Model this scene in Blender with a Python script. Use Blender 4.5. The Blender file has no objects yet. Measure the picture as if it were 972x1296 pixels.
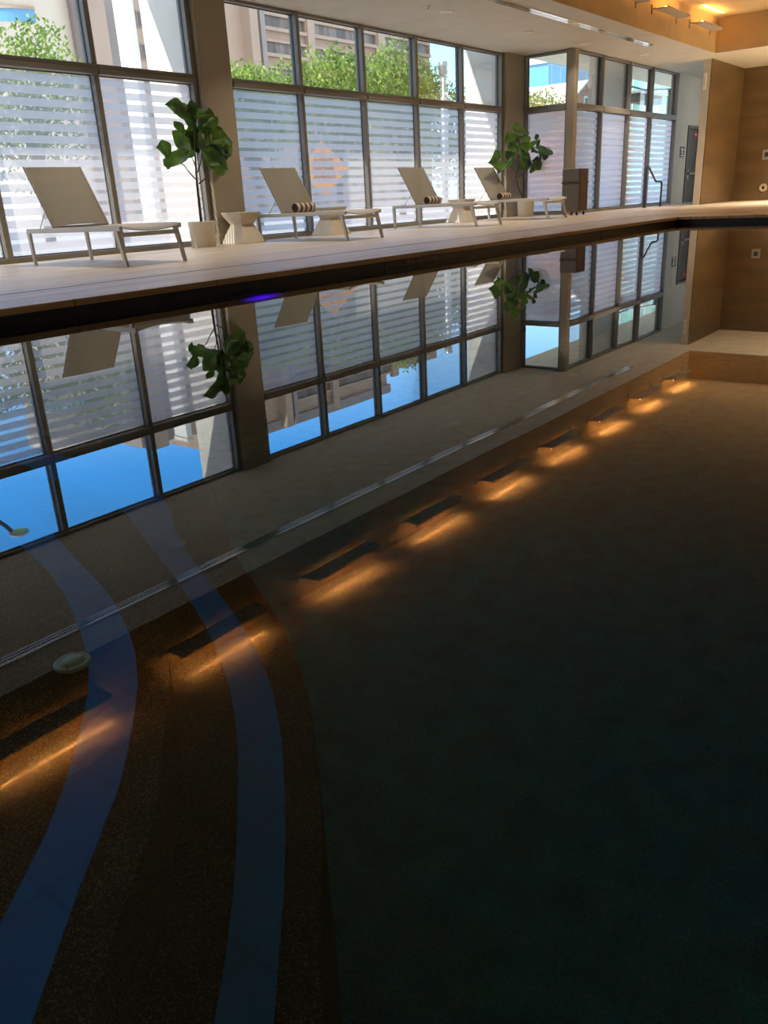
import bpy, math, random
from mathutils import Vector, Matrix, noise
from math import sin, cos, pi, radians, sqrt
SC = bpy.context.scene
COL = SC.collection
RND = random.Random(11)

# ------------------------------------------------------------------ helpers
class MB:
    """collects shapes, build() links them as ONE mesh object"""
    def __init__(self): self.v = []; self.f = []; self.mi = []; self.sm = []
    def _add(self, vs, fs, mi=0, smooth=False):
        o = len(self.v); self.v += [tuple(p) for p in vs]
        for f in fs: self.f.append(tuple(i + o for i in f)); self.mi.append(mi); self.sm.append(smooth)
    def box(self, x0, x1, y0, y1, z0, z1, mi=0, M=None):
        vs = [Vector(p) for p in ((x0,y0,z0),(x1,y0,z0),(x1,y1,z0),(x0,y1,z0),(x0,y0,z1),(x1,y0,z1),(x1,y1,z1),(x0,y1,z1))]
        if M is not None: vs = [M @ p for p in vs]
        self._add(vs, [(0,3,2,1),(4,5,6,7),(0,1,5,4),(1,2,6,5),(2,3,7,6),(3,0,4,7)], mi)
        return self
    def bbox(self, x0, x1, y0, y1, z0, z1, b=.004, mi=0, M=None):
        """box with chamfered edges"""
        b = min(b, (x1-x0)*.45, (y1-y0)*.45, (z1-z0)*.45)
        xs, ys, zs = (x0, x1), (y0, y1), (z0, z1)
        P = {}; vs = []
        for i in (0,1):
            for j in (0,1):
                for k in (0,1):
                    sx, sy, sz = (b,-b)[i], (b,-b)[j], (b,-b)[k]
                    for a, p in enumerate(((xs[i],ys[j]+sy,zs[k]+sz),(xs[i]+sx,ys[j],zs[k]+sz),(xs[i]+sx,ys[j]+sy,zs[k]))):
                        P[i,j,k,a] = len(vs); vs.append(Vector(p) if M is None else M @ Vector(p))
        F = []
        for i in (0,1):
            q = [P[i,0,0,0],P[i,1,0,0],P[i,1,1,0],P[i,0,1,0]]; F.append(q if i else q[::-1])
            q = [P[0,i,0,1],P[1,i,0,1],P[1,i,1,1],P[0,i,1,1]]; F.append(q[::-1] if i else q)
            q = [P[0,0,i,2],P[1,0,i,2],P[1,1,i,2],P[0,1,i,2]]; F.append(q if i else q[::-1])
        for i in (0,1):
            for j in (0,1):
                F.append([P[i,j,0,0],P[i,j,1,0],P[i,j,1,1],P[i,j,0,1]])
                F.append([P[i,0,j,0],P[i,1,j,0],P[i,1,j,2],P[i,0,j,2]])
                F.append([P[0,i,j,1],P[1,i,j,1],P[1,i,j,2],P[0,i,j,2]])
        for i in (0,1):
            for j in (0,1):
                for k in (0,1): F.append([P[i,j,k,0],P[i,j,k,1],P[i,j,k,2]])
        self._add(vs, F, mi); return self
    def bar(self, a, b, w, h, up=(0,0,1), mi=0, w2=None, h2=None):
        a, b = Vector(a), Vector(b); d = (b-a).normalized(); s = d.cross(Vector(up)).normalized(); u = s.cross(d)
        w2 = w if w2 is None else w2; h2 = h if h2 is None else h2
        vs = [a - s*w/2 - u*h/2, a + s*w/2 - u*h/2, a + s*w/2 + u*h/2, a - s*w/2 + u*h/2,
              b - s*w2/2 - u*h2/2, b + s*w2/2 - u*h2/2, b + s*w2/2 + u*h2/2, b - s*w2/2 + u*h2/2]
        self._add(vs, [(0,3,2,1),(4,5,6,7),(0,1,5,4),(1,2,6,5),(2,3,7,6),(3,0,4,7)], mi); return self
    def tube(self, pts, r, n=10, mi=0, cap=True):
        pts = [Vector(p) for p in pts]; m = len(pts)
        rs = r if isinstance(r, (list, tuple)) else [r]*m
        rings = []; ref = None
        for i, p in enumerate(pts):
            d = (pts[min(i+1, m-1)] - pts[max(i-1, 0)]).normalized()
            if ref is None or abs(ref.dot(d)) > .95: ref = Vector((0,0,1)) if abs(d.z) < .9 else Vector((1,0,0))
            s = d.cross(ref).normalized(); u = s.cross(d).normalized(); ref = u
            rings.append([p + (s*cos(2*pi*k/n) + u*sin(2*pi*k/n))*rs[i] for k in range(n)])
        vs = [p for q in rings for p in q]; F = []
        for i in range(m-1):
            for k in range(n):
                a, b = i*n+k, i*n+(k+1) % n; F.append((a, b, b+n, a+n))
        self._add(vs, F, mi, True)
        if cap: self._add(rings[0], [tuple(range(n))[::-1]], mi); self._add(rings[-1], [tuple(range(n))], mi)
        return self
    def lathe(self, prof, c=(0,0,0), n=32, mi=0, M=None, smooth=True):
        vs = []; F = []; c = Vector(c)
        for (r, z) in prof:
            for k in range(n):
                p = Vector((r*cos(2*pi*k/n), r*sin(2*pi*k/n), z))
                if M is not None: p = M @ p
                vs.append(p + c)
        for i in range(len(prof)-1):
            for k in range(n):
                a, b = i*n+k, i*n+(k+1) % n; F.append((a, b, b+n, a+n))
        self._add(vs, F, mi, smooth); return self
    def prism(self, poly, z0, z1, mi=0, top_only=False):
        n = len(poly)
        vs = [(x, y, z0) for x, y in poly] + [(x, y, z1) for x, y in poly]
        F = [tuple(range(n, 2*n))]
        if not top_only: F.append(tuple(range(n))[::-1])
        for i in range(n): j = (i+1) % n; F.append((i, j, j+n, i+n))
        self._add(vs, F, mi); return self
    def strip(self, A, B, mi=0):
        n = len(A); self._add(list(A)+list(B), [(i, i+1, n+i+1, n+i) for i in range(n-1)], mi); return self
    def grid(self, fn, nu, nv, mi=0, smooth=True):
        vs = [fn(i/nu, j/nv) for j in range(nv+1) for i in range(nu+1)]
        F = [(j*(nu+1)+i, j*(nu+1)+i+1, (j+1)*(nu+1)+i+1, (j+1)*(nu+1)+i) for j in range(nv) for i in range(nu)]
        self._add(vs, F, mi, smooth); return self
    def build(self, name, mats, parent=None, loc=None, rotz=0):
        me = bpy.data.meshes.new(name)
        if loc is not None and parent is None: pass
        me.from_pydata([tuple(p) for p in self.v], [], self.f)
        mats = mats if isinstance(mats, (list, tuple)) else [mats]
        for m in mats: me.materials.append(m)
        me.polygons.foreach_set('material_index', self.mi)
        me.polygons.foreach_set('use_smooth', self.sm)
        me.update(); me.validate()
        o = bpy.data.objects.new(name, me); COL.objects.link(o)
        if parent is not None: o.parent = parent
        if loc is not None: o.location = loc
        if rotz: o.rotation_euler.z = rotz
        return o

def tag(o, label, cat, group=None, kind=None):
    o['label'] = label; o['category'] = cat
    if group: o['group'] = group
    if kind: o['kind'] = kind
    return o
def thing(name, label, cat, loc=(0,0,0), rotz=0, group=None):
    o = bpy.data.objects.new(name, None); COL.objects.link(o); o.empty_display_size = .1
    o.location = loc; o.rotation_euler = (0, 0, rotz)
    return tag(o, label, cat, group)
def struct(o, label=None):
    o['kind'] = 'structure'
    if label: o['label'] = label
    return o
def dup(root, loc, rotz, label, group=None):
    def cp(o, par):
        c = o.copy(); COL.objects.link(c)
        if par is not None: c.parent = par
        for ch in list(o.children): cp(ch, c)
        return c
    r = cp(root, None); r.location = loc; r.rotation_euler = (0, 0, rotz); r['label'] = label
    if group: r['group'] = group
    return r

# ------------------------------------------------------------------ materials
def newmat(name):
    m = bpy.data.materials.new(name); m.use_nodes = True; nt = m.node_tree; nt.nodes.clear()
    out = nt.nodes.new('ShaderNodeOutputMaterial'); return m, nt, out
def N(nt, t, **kw):
    n = nt.nodes.new(t)
    for k, v in kw.items():
        if k in n.inputs: n.inputs[k].default_value = v
        else: setattr(n, k, v)
    return n
def c4(c): return (c[0], c[1], c[2], 1)
def pbr(name, col, rough=.6, metal=0, spec=.5, var=0, scale=8, stretch=(1,1,1), bump=0, bscale=60, col2=None):
    m, nt, out = newmat(name); b = N(nt, 'ShaderNodeBsdfPrincipled')
    b.inputs['Base Color'].default_value = c4(col); b.inputs['Roughness'].default_value = rough
    b.inputs['Metallic'].default_value = metal; b.inputs['Specular IOR Level'].default_value = spec
    tc = N(nt, 'ShaderNodeTexCoord'); mp = N(nt, 'ShaderNodeMapping'); mp.inputs['Scale'].default_value = stretch
    nt.links.new(tc.outputs['Object'], mp.inputs['Vector'])
    if var or col2:
        n = N(nt, 'ShaderNodeTexNoise'); n.inputs['Scale'].default_value = scale; n.inputs['Detail'].default_value = 5
        r = N(nt, 'ShaderNodeValToRGB'); r.color_ramp.elements[0].position = .32; r.color_ramp.elements[1].position = .68
        a = col; bb = col2 or tuple(min(1, x*(1+var)) for x in col)
        if not col2: a = tuple(x*(1-var) for x in col)
        r.color_ramp.elements[0].color = c4(a); r.color_ramp.elements[1].color = c4(bb)
        nt.links.new(mp.outputs[0], n.inputs['Vector']); nt.links.new(n.outputs['Fac'], r.inputs[0]); nt.links.new(r.outputs[0], b.inputs['Base Color'])
    if bump:
        n2 = N(nt, 'ShaderNodeTexNoise'); n2.inputs['Scale'].default_value = bscale; n2.inputs['Detail'].default_value = 4
        bp = N(nt, 'ShaderNodeBump'); bp.inputs['Strength'].default_value = bump; bp.inputs['Distance'].default_value = .01
        nt.links.new(mp.outputs[0], n2.inputs['Vector']); nt.links.new(n2.outputs['Fac'], bp.inputs['Height']); nt.links.new(bp.outputs[0], b.inputs['Normal'])
    nt.links.new(b.outputs[0], out.inputs[0]); return m
def emit(name, col, st):
    m, nt, out = newmat(name); e = N(nt, 'ShaderNodeEmission'); e.inputs[0].default_value = c4(col); e.inputs[1].default_value = st
    nt.links.new(e.outputs[0], out.inputs[0]); return m
def bricks(name, c1, c2, mortar, bw, rh, ms=.004, rough=.5, spec=.5, rot=(0,0,0), var=True, offset=.5, streak=None, bump=.15):
    """brick / plank / tile pattern on object coordinates"""
    m, nt, out = newmat(name); b = N(nt, 'ShaderNodeBsdfPrincipled'); b.inputs['Roughness'].default_value = rough; b.inputs['Specular IOR Level'].default_value = spec
    tc = N(nt, 'ShaderNodeTexCoord'); mp = N(nt, 'ShaderNodeMapping'); mp.inputs['Rotation'].default_value = rot
    br = N(nt, 'ShaderNodeTexBrick'); br.offset = offset
    for k, v in (('Color1', c4(c1)), ('Color2', c4(c2)), ('Mortar', c4(mortar)), ('Scale', 1.0), ('Mortar Size', ms), ('Brick Width', bw), ('Row Height', rh), ('Bias', 0.0)): br.inputs[k].default_value = v
    nt.links.new(tc.outputs['Object'], mp.inputs[0]); nt.links.new(mp.outputs[0], br.inputs['Vector'])
    colo = br.outputs['Color']
    if streak:
        mp2 = N(nt, 'ShaderNodeMapping'); mp2.inputs['Scale'].default_value = streak
        nt.links.new(mp.outputs[0], mp2.inputs[0]); n = N(nt, 'ShaderNodeTexNoise'); n.inputs['Scale'].default_value = 1; n.inputs['Detail'].default_value = 6
        nt.links.new(mp2.outputs[0], n.inputs['Vector'])
        r = N(nt, 'ShaderNodeValToRGB'); r.color_ramp.elements[0].position = .3; r.color_ramp.elements[1].position = .7
        r.color_ramp.elements[0].color = (.72,.70,.68,1); r.color_ramp.elements[1].color = (1.1,1.1,1.1,1)
        mx = N(nt, 'ShaderNodeMix', data_type='RGBA', blend_type='MULTIPLY'); mx.inputs[0].default_value = 1
        nt.links.new(n.outputs['Fac'], r.inputs[0]); nt.links.new(colo, mx.inputs[6]); nt.links.new(r.outputs[0], mx.inputs[7]); colo = mx.outputs[2]
    nt.links.new(colo, b.inputs['Base Color'])
    if bump:
        bp = N(nt, 'ShaderNodeBump', invert=True); bp.inputs['Strength'].default_value = bump; bp.inputs['Distance'].default_value = .004
        nt.links.new(br.outputs['Fac'], bp.inputs['Height']); nt.links.new(bp.outputs[0], b.inputs['Normal'])
    nt.links.new(b.outputs[0], out.inputs[0]); return m

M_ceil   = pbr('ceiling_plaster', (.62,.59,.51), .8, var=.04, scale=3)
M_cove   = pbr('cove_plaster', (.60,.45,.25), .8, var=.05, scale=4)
M_wall   = pbr('painted_wall', (.62,.585,.50), .7, var=.03, scale=3)
M_col    = pbr('column_paint', (.34,.29,.215), .6, var=.03, scale=3)
M_frame  = pbr('window_metal', (.25,.23,.20), .45, metal=.2, spec=.4)
M_gask   = pbr('dark_gasket', (.05,.055,.07), .5)
M_deck   = bricks('deck_planks', (.78,.66,.50), (.68,.57,.42), (.30,.24,.17), 1.2, .15, .004, rough=.42, streak=(.7,14,1), offset=.37)
M_cope   = bricks('coping_tile', (.85,.53,.25), (.74,.45,.20), (.3,.18,.09), 1.2, .2, .005, rough=.4, streak=(1.2,14,14), rot=(0,0,0))
M_band   = pbr('waterline_tile', (.030,.014,.010), .3, var=.5, scale=6, stretch=(1,1,6))
M_basin  = pbr('pool_plaster', (.03,.25,.25), .8, spec=0, var=.35, scale=2)
M_tan    = bricks('tan_wall_tile', (.18,.12,.054), (.167,.108,.05), (.12,.08,.042), 1.2, 2.1, .006, rough=.5, rot=(radians(90),0,0), offset=0, streak=(.6,3,1))
M_tan2   = bricks('tan_wall_tile_end', (.18,.12,.054), (.167,.108,.05), (.12,.08,.042), 1.2, 2.1, .006, rough=.5, rot=(radians(90),radians(90),0), offset=0, streak=(.6,3,1))
M_white  = pbr('white_metal', (.60,.58,.54), .4, spec=.5)
M_ltmet  = pbr('satin_steel', (.62,.62,.60), .3, metal=.9)
M_dkmet  = pbr('dark_steel', (.06,.06,.065), .35, metal=.5)
M_fixt   = pbr('fixture_grey', (.48,.46,.46), .5, metal=.3)
M_brkt   = pbr('fixture_bracket', (.45,.40,.33), .5)
M_pot    = pbr('pot_ceramic', (.66,.60,.50), .6, var=.04)
M_soil   = pbr('soil', (.05,.03,.02), .9, var=.4, scale=40)
M_bark   = pbr('fig_bark', (.10,.055,.045), .8, var=.3, scale=20, stretch=(1,1,.2))
M_bin    = bricks('bin_weave', (.20,.175,.15), (.16,.14,.12), (.11,.095,.08), 2.0, .02, .003, rough=.6, rot=(radians(90),0,0), offset=0)
M_binb   = pbr('bin_side', (.055,.022,.018), .5, var=.1)
M_door   = pbr('door_paint', (.10,.105,.10), .5)
M_dframe = pbr('door_frame_paint', (.15,.145,.12), .5)
M_red    = pbr('red_label', (.55,.03,.03), .5)
M_black  = pbr('black_plastic', (.015,.015,.018), .4)
M_ivory  = pbr('ivory_plastic', (.72,.70,.55), .5, var=.06, scale=30)
M_letter = pbr('pale_letters', (.28,.26,.24), .6)
M_conc   = pbr('pale_concrete', (.80,.78,.74), .8, var=.06, scale=1.5)
M_beige  = pbr('beige_concrete', (.50,.385,.315), .85, var=.07, scale=.5, stretch=(1,1,.4))
M_beige2 = pbr('grey_concrete', (.37,.33,.33), .85, var=.07, scale=.5)
M_rot    = pbr('pale_stone', (.86,.80,.72), .8, var=.05, scale=.5)
M_bwin   = pbr('building_glass', (.20,.17,.15), .25, var=.6, scale=1.2, stretch=(1,1,.15))
M_pave   = bricks('plaza_paving', (.42,.39,.35), (.37,.345,.31), (.28,.26,.24), 1.2, .6, .01, rough=.8)
M_asph   = pbr('asphalt', (.16,.16,.17), .9, var=.15, scale=3)
M_brickh = bricks('house_brick', (.62,.27,.17), (.55,.23,.15), (.6,.5,.42), .5, .18, .02, rough=.8, rot=(radians(90),0,0))
M_blueg  = bricks('blue_curtain_wall', (.12,.36,.66), (.15,.42,.72), (.30,.5,.75), 3, 3, .15, rough=.3, rot=(radians(90),0,0), offset=0)
M_teal   = pbr('teal_glass', (.30,.62,.62), .35, var=.4, scale=.35)
M_whitep = pbr('white_paint', (.85,.85,.85), .6)

def fabric(name, col, transp, stretch=(60,60,60)):
    m, nt, out = newmat(name); d = N(nt, 'ShaderNodeBsdfDiffuse'); d.inputs[0].default_value = c4(col)
    t = N(nt, 'ShaderNodeBsdfTranslucent'); t.inputs[0].default_value = c4(tuple(x*.8 for x in col))
    tr = N(nt, 'ShaderNodeBsdfTransparent'); m1 = N(nt, 'ShaderNodeMixShader'); m1.inputs[0].default_value = .3
    m2 = N(nt, 'ShaderNodeMixShader'); m2.inputs[0].default_value = transp
    nt.links.new(d.outputs[0], m1.inputs[1]); nt.links.new(t.outputs[0], m1.inputs[2]); nt.links.new(m1.outputs[0], m2.inputs[1]); nt.links.new(tr.outputs[0], m2.inputs[2])
    nt.links.new(m2.outputs[0], out.inputs[0]); return m
M_sling = fabric('sling_mesh', (.37,.33,.25), .2)
M_seat  = fabric('seat_mesh', (.64,.61,.56), .03)
M_orange = fabric('orange_sign_fabric', (1,.55,.02), .0); M_orange.node_tree.nodes['Mix Shader'].inputs[0].default_value = .75; M_orange.node_tree.nodes['Translucent BSDF'].inputs[0].default_value = (1,.55,.02,1)

def towel_mat():
    m, nt, out = newmat('striped_towel'); b = N(nt, 'ShaderNodeBsdfPrincipled'); b.inputs['Roughness'].default_value = .95
    tc = N(nt, 'ShaderNodeTexCoord'); w = N(nt, 'ShaderNodeTexWave', wave_type='BANDS', bands_direction='X'); w.inputs['Scale'].default_value = 3.6
    r = N(nt, 'ShaderNodeValToRGB'); r.color_ramp.interpolation = 'CONSTANT'; r.color_ramp.elements[1].position = .5
    r.color_ramp.elements[0].color = (.10,.065,.05,1); r.color_ramp.elements[1].color = (.58,.50,.42,1)
    nt.links.new(tc.outputs['Object'], w.inputs['Vector']); nt.links.new(w.outputs['Fac'], r.inputs[0]); nt.links.new(r.outputs[0], b.inputs['Base Color']); nt.links.new(b.outputs[0], out.inputs[0]); return m
M_towel = towel_mat()
M_towel_end = pbr('towel_end', (.09,.06,.05), .95, var=.5, scale=60)

def leafmat(name, lo, hi, scale, transl=.35, rough=.4):
    m, nt, out = newmat(name); tc = N(nt, 'ShaderNodeTexCoord'); n = N(nt, 'ShaderNodeTexNoise'); n.inputs['Scale'].default_value = scale; n.inputs['Detail'].default_value = 3
    r = N(nt, 'ShaderNodeValToRGB'); r.color_ramp.elements[0].position = .35; r.color_ramp.elements[1].position = .65
    r.color_ramp.elements[0].color = c4(lo); r.color_ramp.elements[1].color = c4(hi)
    b = N(nt, 'ShaderNodeBsdfPrincipled'); b.inputs['Roughness'].default_value = rough
    t = N(nt, 'ShaderNodeBsdfTranslucent'); mx = N(nt, 'ShaderNodeMixShader'); mx.inputs[0].default_value = transl
    nt.links.new(tc.outputs['Object'], n.inputs['Vector']); nt.links.new(n.outputs['Fac'], r.inputs[0])
    nt.links.new(r.outputs[0], b.inputs['Base Color']); nt.links.new(r.outputs[0], t.inputs[0])
    nt.links.new(b.outputs[0], mx.inputs[1]); nt.links.new(t.outputs[0], mx.inputs[2]); nt.links.new(mx.outputs[0], out.inputs[0]); return m
M_fig  = leafmat('fig_leaf', (.025,.065,.018), (.14,.26,.03), 4, .45)
M_tree = leafmat('tree_leaf', (.09,.17,.03), (.34,.44,.09), 1.3, .4, .6)
M_tree2= leafmat('tree_leaf_warm', (.16,.26,.04), (.50,.36,.12), .8, .4, .6)
M_trunk= pbr('tree_bark', (.16,.12,.09), .9, var=.3, scale=6)

def glassmat(name, tint=(.96,.98,.97)):
    m, nt, out = newmat(name); g = N(nt, 'ShaderNodeBsdfGlossy'); g.inputs['Roughness'].default_value = 0
    t = N(nt, 'ShaderNodeBsdfTransparent'); t.inputs[0].default_value = c4(tint)
    lw = N(nt, 'ShaderNodeLayerWeight'); lw.inputs[0].default_value = .18
    ml = N(nt, 'ShaderNodeMath', operation='MULTIPLY'); ml.inputs[1].default_value = .5
    mx = N(nt, 'ShaderNodeMixShader'); nt.links.new(lw.outputs['Fresnel'], ml.inputs[0]); nt.links.new(ml.outputs[0], mx.inputs[0]); nt.links.new(t.outputs[0], mx.inputs[1]); nt.links.new(g.outputs[0], mx.inputs[2])
    nt.links.new(mx.outputs[0], out.inputs[0]); return m
M_glass = glassmat('clear_glass')
FRIT_P = .128
def fritmat(name, dens=.88, gap=.40, col=(.60,.55,.50), duty=.55):
    """glass with horizontal white frit bands on world height"""
    m, nt, out = newmat(name); geo = N(nt, 'ShaderNodeNewGeometry'); sx = N(nt, 'ShaderNodeSeparateXYZ'); nt.links.new(geo.outputs['Position'], sx.inputs[0])
    dv = N(nt, 'ShaderNodeMath', operation='DIVIDE'); dv.inputs[1].default_value = FRIT_P; nt.links.new(sx.outputs['Z'], dv.inputs[0])
    fr = N(nt, 'ShaderNodeMath', operation='FRACT'); nt.links.new(dv.outputs[0], fr.inputs[0])
    r = N(nt, 'ShaderNodeValToRGB'); r.color_ramp.interpolation = 'CONSTANT'; e = r.color_ramp.elements
    e[0].position = 0; e[0].color = (dens,)*3 + (1,)
    e[1].position = duty; e[1].color = (gap,)*3 + (1,)
    k = e.new(duty+.36); k.color = (.93,)*3 + (1,)          # whitened strip painting the bright refraction line by the band
    nt.links.new(fr.outputs[0], r.inputs[0])
    tr = N(nt, 'ShaderNodeBsdfTransparent'); tr.inputs[0].default_value = (.97,.98,.98,1)
    tl = N(nt, 'ShaderNodeBsdfTranslucent'); tl.inputs[0].default_value = c4(col)
    df = N(nt, 'ShaderNodeBsdfDiffuse'); df.inputs[0].default_value = c4(tuple(x*.75 for x in col))
    m1 = N(nt, 'ShaderNodeMixShader'); m1.inputs[0].default_value = .28; nt.links.new(tl.outputs[0], m1.inputs[1]); nt.links.new(df.outputs[0], m1.inputs[2])
    m2 = N(nt, 'ShaderNodeMixShader'); nt.links.new(r.outputs[0], m2.inputs[0]); nt.links.new(tr.outputs[0], m2.inputs[1]); nt.links.new(m1.outputs[0], m2.inputs[2])
    nt.links.new(m2.outputs[0], out.inputs[0]); return m
M_frit  = fritmat('frit_glass')
M_frit3 = fritmat('frit_glass_return', .95, .86, (.84,.79,.80))
M_frit2 = fritmat('frit_glass_dense', .95, .64, (.84,.79,.80))

def pebble(name, lo, hi, sp, scale=130):
    m, nt, out = newmat(name); b = N(nt, 'ShaderNodeBsdfPrincipled'); b.inputs['Roughness'].default_value = .9; b.inputs['Specular IOR Level'].default_value = 0
    tc = N(nt, 'ShaderNodeTexCoord'); v = N(nt, 'ShaderNodeTexVoronoi'); v.inputs['Scale'].default_value = scale
    r = N(nt, 'ShaderNodeValToRGB'); e = r.color_ramp.elements; e[0].position = .0; e[0].color = c4(lo); e[1].position = .75; e[1].color = c4(hi); k = e.new(.93); k.color = c4(sp)
    sep = N(nt, 'ShaderNodeSeparateColor'); nt.links.new(tc.outputs['Object'], v.inputs['Vector']); nt.links.new(v.outputs['Color'], sep.inputs[0]); nt.links.new(sep.outputs[0], r.inputs[0])
    n = N(nt, 'ShaderNodeTexNoise'); n.inputs['Scale'].default_value = 9; mx = N(nt, 'ShaderNodeMix', data_type='RGBA', blend_type='MULTIPLY'); mx.inputs[0].default_value = .7
    nt.links.new(tc.outputs['Object'], n.inputs['Vector']); nt.links.new(r.outputs[0], mx.inputs[6]); nt.links.new(n.outputs['Fac'], mx.inputs[7])
    nt.links.new(mx.outputs[2], b.inputs['Base Color']); nt.links.new(b.outputs[0], out.inputs[0]); return m
M_peb  = pebble('pool_pebble', (.018,.021,.010), (.050,.054,.026), (.30,.28,.17), 520)
M_pebf = pebble('pool_floor_pebble', (.012,.48,.54), (.025,.66,.72), (.2,.85,.85), 260)
M_btile = bricks('blue_step_tile', (.005,.29,.80), (.005,.30,.83), (.005,.24,.70), .16, .16, .003, rough=.6, spec=0, offset=0, bump=.1)

def watermat():
    m, nt, out = newmat('still_water')
    tr = N(nt, 'ShaderNodeBsdfTransparent'); tr.inputs[0].default_value = (.92,.95,.95,1)
    va = N(nt, 'ShaderNodeVolumeAbsorption'); va.inputs[0].default_value = (.06,.70,.74,1); va.inputs[1].default_value = 1.25; nt.links.new(va.outputs[0], out.inputs['Volume'])
    g = N(nt, 'ShaderNodeBsdfGlossy'); g.inputs['Roughness'].default_value = 0
    geo = N(nt, 'ShaderNodeNewGeometry')
    dot = N(nt, 'ShaderNodeVectorMath', operation='DOT_PRODUCT'); nt.links.new(geo.outputs['Incoming'], dot.inputs[0]); nt.links.new(geo.outputs['True Normal'], dot.inputs[1])
    ab = N(nt, 'ShaderNodeMath', operation='ABSOLUTE'); nt.links.new(dot.outputs['Value'], ab.inputs[0])
    om = N(nt, 'ShaderNodeMath', operation='SUBTRACT'); om.inputs[0].default_value = 1; nt.links.new(ab.outputs[0], om.inputs[1])
    pw = N(nt, 'ShaderNodeMath', operation='POWER'); pw.inputs[1].default_value = 5; nt.links.new(om.outputs[0], pw.inputs[0])
    R0 = WATER_R0
    ma = N(nt, 'ShaderNodeMath', operation='MULTIPLY_ADD'); ma.inputs[1].default_value = 1-R0; ma.inputs[2].default_value = R0; nt.links.new(pw.outputs[0], ma.inputs[0])
    tc = N(nt, 'ShaderNodeTexCoord'); n = N(nt, 'ShaderNodeTexNoise'); n.inputs['Scale'].default_value = 1.3; n.inputs['Detail'].default_value = 1.5
    nt.links.new(tc.outputs['Object'], n.inputs['Vector'])
    bp = N(nt, 'ShaderNodeBump'); bp.inputs['Strength'].default_value = 1; bp.inputs['Distance'].default_value = .00027
    nt.links.new(n.outputs['Fac'], bp.inputs['Height']); nt.links.new(bp.outputs[0], g.inputs['Normal'])
    mx = N(nt, 'ShaderNodeMixShader'); nt.links.new(ma.outputs[0], mx.inputs[0]); nt.links.new(tr.outputs[0], mx.inputs[1]); nt.links.new(g.outputs[0], mx.inputs[2]); nt.links.new(mx.outputs[0], out.inputs[0]); return m
WATER_R0 = .075
M_water = watermat()

# ------------------------------------------------------------------ camera
FW = Vector((0.73026711, 0.58136054, -0.35878946)); RT = Vector((0.60758982, -0.79280269, -0.04794269)); UP = Vector((0.31232124, 0.18298586, 0.93218647))
cam = bpy.data.cameras.new('camera'); co = bpy.data.objects.new('camera', cam); COL.objects.link(co)
H_CAM = .60257
mw = Matrix((( RT.x, UP.x, -FW.x, 0), (RT.y, UP.y, -FW.y, 0), (RT.z, UP.z, -FW.z, H_CAM), (0,0,0,1))); co.matrix_world = mw
cam.sensor_fit = 'VERTICAL'; cam.sensor_height = 36; cam.lens = 1027.16/1296*36; cam.clip_start = .02; cam.clip_end = 500
SC.camera = co
CP = Vector((0, 0, H_CAM))
def ray(x, y): return FW + RT*((x-486)/1027.16) - UP*((y-648)/1027.16)
def aty(x, y, Y): d = ray(x, y); return CP + d*(Y/d.y)
def atz(x, y, z): d = ray(x, y); return CP + d*((z-H_CAM)/d.z)

# ------------------------------------------------------------------ setting
ZD, ZF, ZH, ZT = .125, .105, 3.232, 2.2         # deck, deck edge, ceiling, transom
YW, YF, YP, XP = 9.3, 8.1, 4.84, 14.2           # window wall, far window wall, pool edge, pool end
ZC = 3.9
PX0, PY0 = -2.4, -.35                           # near corner of the pool
RX0, RY0, RX1 = -5.0, -3.2, 23.8                # room limits

# deck: flat boards, falling gently to the pool edge, with a hole for the pool
b = MB()
def quad(p): b._add(p, [(0,1,2,3)])
sl = 1.0
b._add([(RX0,YP+sl,ZD),(XP+sl,YP+sl,ZD),(XP+sl,9.6,ZD),(RX0,9.6,ZD)], [(0,1,2,3)])
b._add([(XP+sl,RY0,ZD),(26,RY0,ZD),(26,9.6,ZD),(XP+sl,9.6,ZD)], [(0,1,2,3)])
b._add([(RX0,YP,ZF),(XP,YP,ZF),(XP+sl,YP+sl,ZD),(RX0,YP+sl,ZD)], [(0,1,2,3)])
b._add([(XP,PY0,ZF),(XP+sl,PY0,ZD),(XP+sl,YP+sl,ZD),(XP,YP,ZF)], [(0,1,2,3)])
b._add([(RX0,RY0,ZF),(XP+sl,RY0,ZD),(XP+sl,PY0,ZD),(RX0,PY0,ZF)], [(0,1,2,3)])
b._add([(RX0,PY0,ZF),(PX0,PY0,ZF),(PX0,YP,ZF),(RX0,YP,ZF)], [(0,1,2,3)])
struct(b.build('pool_deck', M_deck), 'pale wood-look plank deck around the pool')
# dark drainage joint running along the deck
b = MB().box(RX0, XP+.8, 5.575, 5.592, .117, .1215); b.box(XP+.80, XP+.817, PY0, 5.592, .119, .1235)
struct(b.build('trim_1', M_gask), 'thin dark expansion joint along the deck')
# coping with overhanging brown edge
b = MB()
b.bbox(RX0, XP+.012, YP-.02, YP+.012, .062, ZF+.001, .004); b.bbox(XP-.02, XP+.012, PY0, YP-.02, .062, ZF+.001, .004)
b.bbox(PX0-.012, PX0+.02, PY0, YP-.02, .062, ZF+.001, .004); b.bbox(PX0-.01, XP, PY0-.012, PY0+.02, .062, ZF+.001, .004)
struct(b.build('trim_2', M_cope), 'brown coping edge around the pool')
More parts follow.
